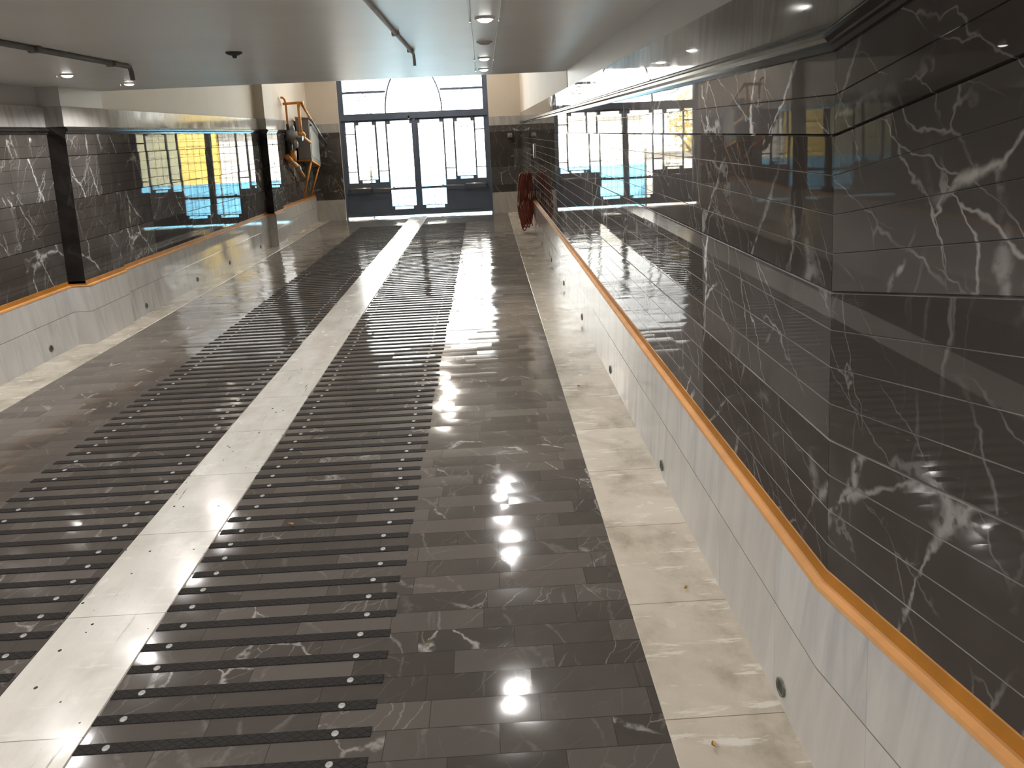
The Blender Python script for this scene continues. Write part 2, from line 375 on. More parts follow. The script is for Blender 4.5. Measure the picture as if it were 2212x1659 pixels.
# ------------------------------------------------------------------ side walls
COURSE = .1092; DH0, DH1 = .648, 2.182
def dark_profile(x, sgn):
    """V-jointed courses; every fourth joint is deeper. sgn -1: the wall is on the right and faces -x"""
    out = [(x, DH0)]; k = 0; n = 14
    for k in range(1, n+1):
        h = DH0+COURSE*k
        if h > DH1-.01: break
        deep = k % 4 == 0
        w, d = (.0042, .010) if deep else (.0019, .0035)
        out += [(x, h-w), (x-sgn*d, h), (x, h+w)]
    return out+[(x, DH1)]
def base_profile(x, xb): return [(x, 0.), (x, .349), (x+(.002 if xb > x else -.002), .352), (x, .355), (x, .618)]
def cornice_profile(x, s_):
    p = [(0, 2.180), (.010, 2.183), (.014, 2.196), (.016, 2.205), (.025, 2.207), (.034, 2.216), (.036, 2.228), (.030, 2.236), (.018, 2.239), (.020, 2.246), (.016, 2.253), (0, 2.255)]
    return [(x+s_*a, h) for a, h in p]
def ledge_profile(xb, xd, s_):
    """orange ledge on the skirting with a low upstand against the stone"""
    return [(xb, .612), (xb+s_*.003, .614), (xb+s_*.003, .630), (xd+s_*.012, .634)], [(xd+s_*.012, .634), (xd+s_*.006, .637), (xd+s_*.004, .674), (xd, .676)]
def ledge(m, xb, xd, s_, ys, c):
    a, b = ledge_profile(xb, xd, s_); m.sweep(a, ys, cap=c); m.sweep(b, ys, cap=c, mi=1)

wr = MB(); wr.box(1.0, 1.35, -5.3, 8.35, -.4, 8.3)
wall_right = struct(wr.build('wall_right', M['white']), 'right wall of the driveway faced with polished black veined stone', 'wall')
m = MB(); m.box(.995, 1.35, 8.35, YG+.3, 0., 8.3); m.build('cream_plaster', M['cream'], wall_right)
ysr = [-5., Y0, YG]
m = MB(); m.sweep(dark_profile(.985, -1), ysr, pale=1); m.build('stone_cladding', [M['wall'], M['dust_and_glint']], wall_right)
m = MB(); m.sweep([(.986, 2.25), (.986, 2.455), (1.002, 2.457)], ysr); m.build('marble_panel', M['panel_right'], wall_right)
m = MB(); m.sweep(base_profile(.955, 1.), ysr); 
struct(m.build('baseboard_right', M['base']), 'two-course grey white marble skirting along the right wall', 'baseboard')
m = MB(); ledge(m, .955, .985, -1, ysr, (1., 1, 1))
struct(m.build('trim_4', [M['orange'], M['orange_shaded']]), 'orange painted ledge on top of the right marble skirting', 'ledge')
m = MB(); m.sweep(cornice_profile(.985, -1), ysr, cap=(1., 1, 1))
struct(m.build('trim_5', M['cornice']), 'dark rolled moulding capping the black stone of the right wall', 'moulding')

wl = MB(); wl.box(-4.95, -4.56, -5.3, 8.35, -.4, 8.3)
wall_left = struct(wl.build('wall_left', M['white']), 'left wall of the driveway with projecting pilasters and black stone facing', 'wall')
m = MB(); m.box(-4.95, -4.40, 8.35, YG+.3, 0., 8.3); m.build('cream_plaster', M['cream'], wall_left)
# (y0, y1, face x of the skirting, is pilaster)
SEG = [(-5., 7.62, -4.47, 0), (7.62, 8.46, -4.285, 1), (8.46, 14.28, -4.335, 0), (14.28, 14.95, -4.185, 1), (14.95, YG, -4.345, 0)]
dk, pn, bs, og, cn = MB(), MB(), MB(), MB(), MB()
for (a, b, xb, pil) in SEG:
    ys = [a, b] if a >= Y0 else [a, Y0, b]
    xd = xb-.03; back = -4.7
    c = (back, 1, 1)
    P = [] if not pil else None
    tgt = (dk, pn, bs, og, cn)
    if pil:
        pass
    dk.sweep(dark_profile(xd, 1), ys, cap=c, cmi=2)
    pn.sweep([(xd, 2.25), (xd, 2.455), (xd-.012, 2.457)], ys, cap=c)
    bs.sweep(base_profile(xb, back), ys, cap=c)
    ledge(og, xb, xd, 1, ys, c)
    cn.sweep(cornice_profile(xd, 1), ys, cap=c)
dk.build('stone_cladding', [M['wall'], M['dust_and_glint'], M['shaded_dark']], wall_left); pn.build('marble_panel', M['panel'], wall_left)
m = MB(); m.box(-4.7, -4.327, 7.63, 8.455, 2.44, 2.66, zf=Zf); m.build('pilaster_head', M['white'], wall_left)
m = MB()
ya, yb = 14.29, 14.94
m.box(-4.5, -4.227, ya, yb, 2.44, 5.6, zf=Zf); m.build('pilaster_shaft', M['cream'], wall_left)
struct(bs.build('baseboard_left', M['base']), 'two-course grey white marble skirting stepping around the left pilasters', 'baseboard')
struct(og.build('trim_6', [M['orange'], M['orange_shaded']]), 'orange painted ledge on top of the left marble skirting', 'ledge')
struct(cn.build('trim_7', M['cornice']), 'dark rolled moulding capping the black stone of the left wall', 'moulding')

# ------------------------------------------------------------------ gate wall, back wall, ceilings
GX0, GX1 = -3.62, .17; GH = 4.0
gw = MB()
gw.box(-4.95, GX0, YG, YG+.3, ZG-.3, 8.3); gw.box(GX1, 1.35, YG, YG+.3, ZG-.3, 8.3); gw.box(GX0, GX1, YG, YG+.3, ZG+GH, 8.3)
wall_front = struct(gw.build('wall_front', M['cream']), 'cream end wall around the street gate with black stone dado', 'wall')
for nm, x0, x1 in (('left', -4.38, GX0), ('right', GX1, .985)):
    m = MB(); m.box(x0, x1, YG-.02, YG, 0, 0.001)
    m = MB()
    prof = [h for h in (.50, .92, 1.34, 1.76, 2.16)]
    for a, b in zip(prof, prof[1:]):
        z0, z1 = ZG+a, ZG+b
        m.face([(x0, YG-.02, z0+.003), (x1, YG-.02, z0+.003), (x1, YG-.02, z1-.003), (x0, YG-.02, z1-.003)], [(x0*1., a+3), (x1, a+3), (x1, b+3), (x0, b+3)])
        m.face([(x0, YG-.02, z1-.003), (x1, YG-.02, z1-.003), (x1, YG-.02, z1+.003), (x0, YG-.02, z1+.003)], [(x0, b+3)]*4)
    xe = x1 if nm == 'left' else x0
    m.face([(xe, YG-.02, ZG+.5), (xe, YG, ZG+.5), (xe, YG, ZG+2.16), (xe, YG-.02, ZG+2.16)], [(0, 3.), (.02, 3.), (.02, 4.), (0, 4.)])
    m.build('stone_cladding', M['wall'], wall_front)
    m = MB(); m.box(x0, x1, YG-.018, YG, ZG+2.16, ZG+2.38); m.build('marble_panel', M['panel'], wall_front)
    m = MB(); m.box(x0, x1, YG-.05, YG, ZG-.05, ZG+.505)
    struct(m.build('baseboard_front_'+nm, M['base_gate']), 'pale marble plinth block on the %s of the street gate' % nm, 'baseboard')
m = MB(); m.box(-4.95, 1.35, -5.3, -5., -.4, 3.2)
struct(m.build('wall_back', M['white']), 'plain white wall behind the camera', 'wall')
CH = 2.652; CE = 8.52
m = MB(); m.sweep([(-4.9, CH), (1.3, CH), (1.3, CH+.3), (-4.9, CH+.3), (-4.9, CH)], [-5.2, Y0, CE], cap=None)
for y in (-5.2, CE): m.face([(-4.9, y, Zf(y)+CH), (1.3, y, Zf(y)+CH), (1.3, y, Zf(y)+CH+.3), (-4.9, y, Zf(y)+CH+.3)])
ceiling = struct(m.build('ceiling', M['ceil']), 'low smooth grey white ceiling sloping with the ramp', 'ceiling')
m = MB(); m.box(-4.9, 1.3, CE-.2, CE-.01, Zf(CE)+CH+.29, 8.2)
struct(m.build('wall_upper', M['cream']), 'cream bulkhead above the edge of the low ceiling', 'wall')
m = MB(); m.box(-4.9, 1.3, CE-.2, YG+.3, 8.1, 8.4)
struct(m.build('ceiling_high', M['ceil']), 'high ceiling over the bay before the street gate', 'ceiling')

# ------------------------------------------------------------------ street gate
GC = (GX0+GX1)/2
def plate(x0, x1, h0, h1, holes, ya, yb):
    """flat frame with rectangular openings"""
    m = MB()
    xs = sorted({x0, x1} | {v for r in holes for v in r[:2]}); hs = sorted({h0, h1} | {v for r in holes for v in r[2:]})
    def solid(i, j):
        if i < 0 or j < 0 or i >= len(xs)-1 or j >= len(hs)-1: return False
        cx, ch = (xs[i]+xs[i+1])/2, (hs[j]+hs[j+1])/2
        return not any(r[0] < cx < r[1] and r[2] < ch < r[3] for r in holes)
    for i in range(len(xs)-1):
        for j in range(len(hs)-1):
            if not solid(i, j): continue
            a, b, c, d = xs[i], xs[i+1], hs[j], hs[j+1]
            m.face([(a, ya, c), (b, ya, c), (b, ya, d), (a, ya, d)]); m.face([(b, yb, c), (a, yb, c), (a, yb, d), (b, yb, d)])
            if not solid(i-1, j): m.face([(a, yb, c), (a, ya, c), (a, ya, d), (a, yb, d)])
            if not solid(i+1, j): m.face([(b, ya, c), (b, yb, c), (b, yb, d), (b, ya, d)])
            if not solid(i, j-1): m.face([(a, ya, c), (a, yb, c), (b, yb, c), (b, ya, c)])
            if not solid(i, j+1): m.face([(a, yb, d), (a, ya, d), (b, ya, d), (b, yb, d)])
    return m
# openings of the left leaf, x relative to the meeting line (negative = towards the hinge)
A = [(-1.760, -1.540, 2.135, 2.415), (-1.760, -1.540, 1.205, 2.115), (-1.760, -1.540, .915, 1.185)]
B = [(-1.425, -1.085, 2.33, 2.41), (-1.500, -1.020, 1.045, 2.335), (-1.500, -1.020, .990, 1.040), (-1.425, -1.100, .912, .972)]
Cc = [(-.975, -.750, 1.205, 2.41), (-.975, -.750, .915, 1.185)]
D = [(-.625, -.135, 2.335, 2.415), (-.710, -.080, .762, 2.34), (-.710, -.080, .300, .708), (-.640, -.165, .218, .285)]
HOLES = A+B+Cc+D
YA, YB = .10, .155      # depth of the leaves inside the opening
def bars(m, r, nx, hs_, t=.0032, dots=True):
    x0, x1, h0, h1 = r
    y = (YA+YB)/2+.02
    for i in range(1, nx+1):
        x = x0+(x1-x0)*i/(nx+1); m.box(x-t, x+t, y-t, y+t, h0, h1)
    for j, h in enumerate(hs_):
        m.box(x0, x1, y-t, y+t, h-t, h+t)
        if dots and j % 2 == 0:
            for i in range(1, nx+1):
                x = x0+(x1-x0)*i/(nx+1); q = .013
                top, bot = (x, y, h+.8*q), (x, y, h-2.2*q)
                ring = [(x+q, y, h), (x, y+q, h), (x-q, y, h), (x, y-q, h)]
                for k in range(4):
                    m.face([ring[k], ring[(k+1) % 4], top]); m.face([ring[(k+1) % 4], ring[k], bot])
def leaf(name, sgn, label):
    o = empty(name, (GC, YG, ZG)); struct(o, label, 'gate')
    mir = lambda r: r if sgn < 0 else (-r[1], -r[0], r[2], r[3])
    hl = [mir(r) for r in HOLES]
    x0, x1, _, _ = mir((-1.868, -.010, 0, 1))
    f = plate(x0, x1, .060, 2.46, hl, YA, YB); f.build('leaf_frame', M['gate'], o)
    # raised border on the lower sheet
    m = MB(); a, b, _, _ = mir((-1.80, -.76, 0, 0))
    for (u0, u1, w0, w1) in ((a, b, .14, .155), (a, b, .655, .67), (a, a+.015, .14, .67), (b-.015, b, .14, .67)):
        m.box(u0, u1, YA-.006, YA+.002, w0, w1)
    m.build('panel_moulding', M['gate'], o)
    m = MB(); a, b, _, _ = mir((-.018, .018, 0, 0)) if sgn < 0 else (-.018, -.017, 0, 0)
    if sgn < 0:
        m.box(-.05, .022, YA-.02, YA+.001, .060, 2.445); m.build('meeting_stile', M['gate'], o)
        m = MB(); m.box(-.16, -.115, YA-.03, YA-.001, 2.432, 2.515); m.build('latch', M['race'], o, bevel=.004)
    for r in hl:
        g = MB(); g.box(r[0], r[1], (YA+YB)/2-.002, (YA+YB)/2+.002, r[2], r[3]); g.build('pane', M['glass'], o)
    m = MB()
    for r in [mir(q) for q in A]: bars(m, r, 0, [], dots=False)
    bars(m, mir(B[1]), 2, [1.07, 1.085, 1.30, 1.50, 1.52, 1.75, 1.97, 1.99, 2.22, 2.31])
    bars(m, mir(D[1]), 3, [.79, .81, 1.02, 1.20, 1.22, 1.42, 1.60, 1.62, 1.82, 2.0, 2.02, 2.2, 2.31])
    bars(m, mir(D[2]), 3, [.335, .355, .52, .685])
    m.build('ironwork', M['iron'], o)
    m = MB(); a, b, _, _ = mir((-1.77, -1.22, 0, 0)); zz = .770
    m.tube([(a, YA-.06, zz), (b, YA-.06, zz-.012)], .024, 10)
    pb = m.build('push_bar', M['steel'], o)
    m = MB(); a, b, _, _ = mir((-1.23, -.615, 0, 0)); m.tube([(a, YA-.06, zz-.012), (b, YA-.06, zz-.030)], .011, 8); m.build('rod', M['steel'], pb)
    m = MB()
    for xx in (-1.76, -1.2, -.63):
        xq = xx*(1 if sgn < 0 else -1); m.box(xq-.015, xq+.015, YA-.07, YA+.001, zz-.045, zz+.012)
    m.build('bracket', M['gate'], pb)
    return o
leaf('door_1', -1, 'left leaf of the slate blue iron street gate with glazed openwork panels')
leaf('door_2', 1, 'right leaf of the slate blue iron street gate with glazed openwork panels')
# frame and fanlight
fan = empty('window_1', (GC, YG, ZG)); struct(fan, 'arched fanlight and frame over the slate blue street gate', 'fanlight')
hw = (GX1-GX0)/2
m = plate(-hw, hw, 0.0, GH, [(-hw+.035, hw-.035, -1, 2.45), (-1.765, 1.765, 2.605, 3.90)], .07, .17)
m.build('window_frame', M['gate'], fan)
def ell(a, b, t): return (a*math.cos(t), 2.605+b*math.sin(t))
m = MB(); n = 36
for i in range(n):
    t0, t1 = math.pi*i/n, math.pi*(i+1)/n
    o0, o1, i0, i1 = ell(.735, 1.24, t0), ell(.735, 1.24, t1), ell(.700, 1.20, t0), ell(.700, 1.20, t1)
    for y, f in ((.09, 0), (.15, 1)):
        q = [(o0[0], y, o0[1]), (o1[0], y, o1[1]), (i1[0], y, i1[1]), (i0[0], y, i0[1])]; m.face(q if f else q[::-1])
    m.face([(o0[0], .09, o0[1]), (o1[0], .09, o1[1]), (o1[0], .15, o1[1]), (o0[0], .15, o0[1])])
    m.face([(i1[0], .09, i1[1]), (i0[0], .09, i0[1]), (i0[0], .15, i0[1]), (i1[0], .15, i1[1])])
m.build('arch_bar', M['gate'], fan)
for sg in (-1, 1):
    m = MB(); a, b = sorted((sg*1.77, sg*.69)); m.box(a, b, .09, .15, 3.105, 3.155); m.build('cross_bar', M['gate'], fan)
    xx = sorted((sg*1.765, sg*.735))
    g = MB(); g.box(xx[0], xx[1], .118, .122, 2.605, 3.105); g.build('pane', M['glass'], fan)
    xx = sorted((sg*1.765, sg*.66))
    g = MB(); g.box(xx[0], xx[1], .118, .122, 3.155, 3.90); g.build('pane', M['glass'], fan)
    m = MB()
    for k in range(5):       # fan of leaf-like curls in the lower side light
        cx0, cz0 = sg*1.40, 2.86+.02*k
        m.tube([(cx0-sg*.02*t*t*0+sg*(-.30*t if False else -.0)+(-sg)*(-.0)+(-1 if sg > 0 else 1)*(.30*t), .135, cz0+.10*math.sin(1.5*t)*(k-1.2)*.6+.05*k*(1-t)*t) for t in [j/8 for j in range(9)]], .008, 6)
    s_ = -1 if sg > 0 else 1
    m.tube([(sg*1.40+s_*-.13, .135, 2.99), (sg*1.40+s_*-.06, .135, 2.97), (sg*1.40, .135, 2.90), (sg*1.40, .135, 2.86)], .008, 6)
    m.tube([(sg*1.3+s_*.05*0+s_*(.45*t), .135, 3.0+.09*math.sin(math.pi*t)) for t in [j/8 for j in range(9)]], .006, 6)
    m.tube([(sg*1.36+s_*(.45*t), .135, 2.67-.05*math.sin(math.pi*t)) for t in [j/8 for j in range(9)]], .006, 6)
    m.build('scrollwork', M['iron'], fan)
g = MB(); pts = [ell(.70, 1.20, math.pi*i/n) for i in range(n+1)]
g.face([(p[0], .12, p[1]) for p in pts]); g.face([(p[0], .124, p[1]) for p in pts][::-1]); g.build('pane', M['glass'], fan)
m = MB()
for rr, th in ((.46, .007),): m.tube([(rr*math.cos(math.pi*i/24), .135, 2.605+rr*1.7*math.sin(math.pi*i/24)) for i in range(25)], th, 6)
for k in range(1, 8):
    t = math.pi*k/8; m.tube([(.46*math.cos(t), .135, 2.605+.78*math.sin(t)), (.70*math.cos(t), .135, 2.605+1.2*math.sin(t))], .006, 6)
for sg in (-1, 1):
    m.tube([(sg*(.30-.16*(1-j/20)*math.cos(j*.45)), .135, 2.95+.16*(1-j/20)*math.sin(j*.45)) for j in range(20)], .006, 6)
    for k in range(5): m.tube([(sg*.69, .135, 2.72+.09*k), (sg*.64, .135, 2.70+.09*k)], .007, 6)
m.build('scrollwork', M['iron'], fan)

# ------------------------------------------------------------------ rubber grip strips
def strip_mesh(L):
    m = MB(); w, h, e = .0245, .0026, .003
    zz = -.002
    m.face([(0, -w+e, h), (L, -w+e, h), (L, w-e, h), (0, w-e, h)])
    m.face([(0, -w, zz), (L, -w, zz), (L, -w+e, h), (0, -w+e, h)]); m.face([(0, w-e, h), (L, w-e, h), (L, w, zz), (0, w, zz)])
    m.face([(0, -w, zz), (0, -w+e, h), (0, w-e, h), (0, w, zz)]); m.face([(L, -w+e, h), (L, -w, zz), (L, w, zz), (L, w-e, h)])
    m.face([(0, w, zz), (L, w, zz), (L, -w, zz), (0, -w, zz)])
    return m
def screw_mesh():
    m = MB(); m.lathe([(.0, .0034), (.0045, .0034), (.005, .0044), (.012, .0040), (.0135, .0028), (.0135, .002)], 14)
    return m
ORD = ['lowest', 'second', 'third', 'fourth', 'fifth', 'sixth', 'seventh', 'eighth', 'ninth', 'tenth', 'eleventh', 'twelfth']
PITCH = .1255
def lane(x0, x1, screws, k0, side, grp, far):
    proto = strip_mesh(x1-x0).build('grip_strip', M['rubber'], None, (x0, 0, 0))
    for sx in screws:
        screw_mesh().build('screw', M['screw'], proto, (sx-x0, 0, 0))
    first = True; cnt = 0
    for k in range(k0, 130):
        y = 2.134+PITCH*k
        if y > 16.7: break
        loc = (x0+random.uniform(-.012, .012), y+random.uniform(-.003, .003), Zf(y)+.0005)
        rot = (SA, 0, random.uniform(-.0025, .0025))
        if first: o = proto; o.location = loc; o.rotation_euler = rot; first = False
        elif cnt < 70: o = dup(proto, loc, rot)
        else: o = proto.copy(); C.objects.link(o); o.location = loc; o.rotation_euler = rot
        if cnt < 12:
            lab = ('lowest black rubber grip strip in the photo, %s of the cream centre band' % side) if cnt == 0 else \
                  ('%s black rubber grip strip from the photo\'s bottom, %s of the cream band' % (ORD[cnt], side))
        else: lab = far
        tag(o, lab, 'grip strip', grp); cnt += 1
lane(-1.53, -.495, (-1.42, -.622), 0, 'right', 'rubber grip strips in the lane right of the cream band',
     'black rubber grip strip right of the cream band, beyond the twelve lowest')
lane(-2.99, -1.985, (-2.85, -2.10), 3, 'left', 'rubber grip strips in the lane left of the cream band',
     'black rubber grip strip left of the cream band, beyond the twelve lowest')

# ------------------------------------------------------------------ caps in the skirting
def cap_make(name, x, y, h, sgn, label, grp):
    R4 = Matrix.Rotation(sgn*math.pi/2, 4, 'Y')
    o = empty(name, (x, y, Zf(y)+h), (0, 0, 0)); tag(o, label, 'cap', grp)
    m = MB(); m.lathe([(.024, .004), (.028, .008), (.034, .007), (.036, -.002)], 20, 0, R4); m.build('rim', M['cap'], o)
    m = MB(); m.lathe([(0., .003), (.018, .0035), (.025, .004)], 20, 0, R4); m.build('insert', M['capc'], o)
OR2 = ['nearest', 'second nearest', 'third nearest', 'fourth nearest', 'fifth nearest', 'sixth nearest', 'farthest']
for i, y in enumerate((2.255, 3.97, 5.70, 7.42, 9.15, 10.87, 12.6)):
    cap_make('skirting_cap', .955, y, .075, -1, '%s round grey green cap in the right marble skirting' % OR2[i], 'round caps in the right skirting')
for i, y in enumerate((7.13, 8.91, 10.54, 11.91, 13.6)):
    cap_make('skirting_cap', -4.47 if y < 7.6 else -4.335, y, .107, 1, '%s round dark cap in the left marble skirting' % (OR2[i] if i < 4 else 'farthest'), 'round caps in the left skirting')

# ------------------------------------------------------------------ ceiling lamps
def downlight(x, y, lit, label, grp, clips=(-1, 1), light=True, power=1.):
    z = Zf(y)+CH
    o = empty('ceiling_downlight', (x, y, z), (SA if y > Y0 else 0, 0, 0)); tag(o, label, 'downlight', grp)
    m = MB(); m.lathe([(.045, -.004), (.048, -.012), (.058, -.010), (.062, .001)], 24); m.build('trim_ring', M['race'], o)
    m = MB(); m.lathe([(0., -.026), (.022, -.025), (.038, -.019), (.046, -.010), (.0475, -.004)], 24); m.build('lens', M['lens'] if lit else M['lensoff'], o)
    for c in clips:
        m = MB(); m.box(c*.087-.007, c*.087+.007, -.018, .018, -.022, .001); m.build('clip', M['chrome'], o, bevel=.003)
    if lit and light:
        l = bpy.data.lights.new('downlight_beam', 'SPOT'); l.energy = LAMP*power; l.spot_size = math.radians(158); l.spot_blend = .35
        l.color = (1., .965, .92); l.shadow_soft_size = .045
        lo = bpy.data.objects.new('downlight_beam', l); C.objects.link(lo); lo.parent = o; lo.location = (0, 0, -.03)
LAMP = 76.; PANEL = 150.
g1, g2 = 'downlights in the row above the right lane', 'downlights in the row by the left wall'
for y, lab in ((4.33, 'large lit round downlight nearest the camera between two thin ceiling raceways'),
               (6.60, 'lit round downlight just beyond the unlit one between two ceiling raceways'),
               (7.73, 'lit round downlight farthest along the raceways, right above the street gate'),
               (3.2, 'lit downlight just above the photo frame, mirrored in the polished ramp'),
               (-2., 'lit downlight over the level floor behind the camera')):
    downlight(.048, y, True, lab, g1)
downlight(.048, 5.45, False, 'unlit grey round downlight between the lit ones of the raceway row', g1, ())
for y, lab in ((6.51, 'left of the two lit downlights by the left wall conduit'), (7.62, 'right of the two lit downlights by the left wall, at the pilaster'),
               (5.4, 'lit downlight by the left wall beyond the photo edge, nearest the conduit'), (4.2, 'lit downlight by the left wall beyond the photo edge, lower down'),
               (1.5, 'lit downlight by the left wall over the level floor')):
    downlight(-3.6, y, True, lab, g2, (-1,))
def race(x, label):
    m = MB(); m.sweep([(x-.006, CH+.001), (x-.005, CH-.008), (x+.005, CH-.008), (x+.006, CH+.001)], [.2, Y0, 7.78])
    tag(m.build('ceiling_raceway', M['race']), label, 'raceway', 'raceways beside the downlights')
race(-.040, 'thin white ceiling raceway left of the lit downlight row'); race(.136, 'thin white ceiling raceway right of the lit downlight row')
for i, (x, y) in enumerate(((-1.38, 16.74), (-1.40, 17.5))):
    o = empty('ceiling_downlight', (x, y, 8.1)); tag(o, 'small lit downlight on the high ceiling, mirrored as a spot in the ramp', 'downlight', 'downlights on the high ceiling')
    m = MB(); m.lathe([(.06, -.004), (.063, -.012), (.075, -.010), (.08, .001)], 24); m.build('trim_ring', M['race'], o)
    m = MB(); m.lathe([(0., -.012), (.04, -.011), (.061, -.004)], 24); m.build('lens', M['lens'], o)
    l = bpy.data.lights.new('downlight_beam', 'SPOT'); l.energy = PANEL; l.spot_size = math.radians(160); l.spot_blend = .4; l.color = (1., .90, .78); l.shadow_soft_size = .06
    lo = bpy.data.objects.new('downlight_beam', l); C.objects.link(lo); lo.parent = o; lo.location = (0, 0, -.03)
for y in (.8, -1.2, -3.2):  # unseen lamps, added to brighten the near right wall
    downlight(-1.8, y, True, 'added unseen downlight over the middle of the level floor below the ramp', 'added unseen downlights over the level floor', (), True, 2.2)
# conduits
def conduit(name, x, y0, y1, r, mat, label, drop):
    z = lambda y: Zf(y)+CH-r*.9
    pts = [(x, y0, z(y0))]+([(x, Y0, z(Y0))] if y0 < Y0 else [])+[(x, y1-.06, z(y1-.06)), (x, y1-.02, z(y1)-.01), (x, y1, z(y1)-.04), (x, y1+.01, z(y1)-drop)]
    o = empty(name, pts[0]); tag(o, label, 'conduit')
    off = lambda p: (p[0]-pts[0][0], p[1]-pts[0][1], p[2]-pts[0][2])
    m = MB(); m.tube([off(p) for p in pts], r, 10); m.build('pipe', mat, o)
    for y in (y0+1.2, y1-1.25, y1-.3):
        m = MB(); p = off((x, y, z(y))); m.box(p[0]-r*2, p[0]+r*2, p[1]-.012, p[1]+.012, p[2]-r*1.15, p[2]+r*.95); m.build('saddle_clip', mat, o)
conduit('ceiling_conduit', -2.79, .5, 5.97, .019, M['conduit'], 'dark conduit along the ceiling at far left, ending in a short drop', .10)
conduit('ceiling_conduit', -.525, .5, 6.0, .012, M['conduit_pale'], 'slim grey conduit along the middle of the ceiling left of the downlights', .085)
o = empty('smoke_detector', (-1.79, 5.45, Zf(5.45)+CH), (SA, 0, 0)); tag(o, 'small dark round detector alone on the bare ceiling', 'detector')
m = MB(); m.lathe([(0, -.022), (.03, -.022), (.056, -.012), (.06, .001)], 20); m.build('body', M['darkm'], o)
m = MB(); m.lathe([(0, -.042), (.014, -.040), (.02, -.02)], 12); m.build('sensor', M['darkm'], o)

# ------------------------------------------------------------------ gas pipes, meter cabinet (left, before the gate)
cab = empty('meter_cabinet', (-4.336, 17.0, Zf(17.45)+1.50)); tag(cab, 'tall grey metal cabinet hung high on the left wall beside the gate', 'cabinet')
m = MB(); m.box(0, .30, 0, .9, 0, .90); m.build('body', M['greybox'], cab, bevel=.012)
m = MB(); m.face([(-.0, -.03, .90), (.325, -.03, .90), (.325, .93, .90), (0, .93, .90)]); m.face([(0, -.03, .95), (.325, -.03, .915), (.325, .93, .915), (0, .93, .95)])
for q in ([(0, -.03, .90), (.325, -.03, .90), (.325, -.03, .915), (0, -.03, .95)], [(0, .93, .90), (.325, .93, .90), (.325, .93, .915), (0, .93, .95)],
          [(.325, -.03, .90), (.325, .93, .90), (.325, .93, .915), (.325, -.03, .915)], [(0, -.03, .90), (0, .93, .90), (0, .93, .95), (0, -.03, .95)]): m.face(q)
m.build('lid', M['greybox'], cab)
m = MB(); m.box(.30, .308, .06, .84, .06, .80); m.build('door', M['greybox'], cab, bevel=.003)
m = MB(); m.tube([(.301, .12, .78), (.34, .12, .78)], .02, 10); m.build('lock', M['darkm'], cab)
o = empty('support_frame', (-4.37, 17.06, Zf(17.45)+1.50)); tag(o, 'orange two-legged iron frame propping the grey cabinet on the left wall', 'support frame')
m = MB(); m.box(.285, .335, -.03, .78, -.045, -.002); m.build('rail', M['pipe'], o)
for yy in (0., .74):
    m = MB(); m.box(0, .29, yy-.02, yy+.02, -.040, -.004); m.build('arm', M['pipe'], o)
    m = MB(); m.tube([(.31, yy, -.03), (.05, yy, -.885+yy*S)], .026, 4); m.build('leg', M['pipe'], o)
YR = 16.2; ZR = Zf(16.2); WX = -4.368
def P(x, dy, h): return (x, YR+dy, ZR+h)
o = empty('gas_pipe', P(WX, 0, 2.8)); tag(o, 'thin orange gas pipe bending down the left wall into the regulator', 'pipe')
def rel(o, pts): return [tuple(a-b for a, b in zip(p, o.location)) for p in pts]
m = MB(); m.tube(rel(o, [P(WX+.005, -.15, 2.90), P(-4.33, -.12, 2.90), P(-4.31, -.05, 2.88), P(-4.30, -.02, 2.80), P(-4.30, -.02, 2.5), P(-4.30, -.02, 2.28)]), .024, 10); m.build('pipe', M['pipe'], o)
m = MB(); m.tube(rel(o, [P(-4.30, -.02, 2.36), P(-4.30, -.02, 2.24)]), .036, 10); m.build('valve', M['darkm'], o)
o = empty('gas_pipe', P(-4.03, 0, 2.8)); tag(o, 'orange T-shaped gas pipe descending in front of the grey cabinet', 'pipe')
m = MB(); m.tube(rel(o, [P(WX, 0, 2.80), P(-3.92, 0, 2.82)]), .028, 10); m.build('cross_arm', M['pipe'], o)
m = MB(); m.tube(rel(o, [P(-4.03, 0, 2.80), P(-4.03, 0, 2.25), P(-4.03, .04, 2.17), P(-4.03, .12, 2.12), P(-4.03, .79, 2.12)]), .034, 10); m.build('down_pipe', M['pipe'], o)
m = MB(); m.lathe([(0, -.085), (.05, -.07), (.085, -.02), (.085, .02), (.05, .07), (0, .085)], 14, 0, Matrix.Translation((0., .06, -.66))); m.build('elbow', M['pipe'], o)
m = MB(); m.tube(rel(o, [P(-3.97, 0, 2.80), P(-3.97, .75, 2.80-.75*S*.98)]), .028, 10); m.build('branch', M['pipe'], o)
m = MB(); m.tube(rel(o, [P(-3.97, .74, 2.80-.74*S*.98), P(-3.97, 2.22, 2.80-2.22*S)]), .024, 10); m.build('branch_tail', M['zinc'], o)
o = empty('gas_regulator', P(-4.26, 0, 2.10)); tag(o, 'grey cast gas regulator on the left wall beside the second pilaster', 'regulator')
RY = Matrix.Rotation(math.pi/2, 4, 'X')
m = MB(); m.lathe([(0, -.10), (.10, -.09), (.15, -.02), (.16, 0), (.15, .02), (.10, .07), (.04, .10), (0, .10)], 18, 0, Matrix.Translation((.02, -.02, .0)) @ RY); m.build('body', M['alum'], o)
m = MB(); m.lathe([(0, 0), (.045, 0), (.05, .10), (.03, .16), (0, .16)], 14, 0, Matrix.Translation((.05, 0, .08))); m.build('dome', M['alum'], o)
m = MB(); m.tube([(.1, -.03, -.03), (.22, -.03, -.04), (.27, -.03, -.05)], [.05, .04, .055], 12); m.build('outlet', M['alum'], o)
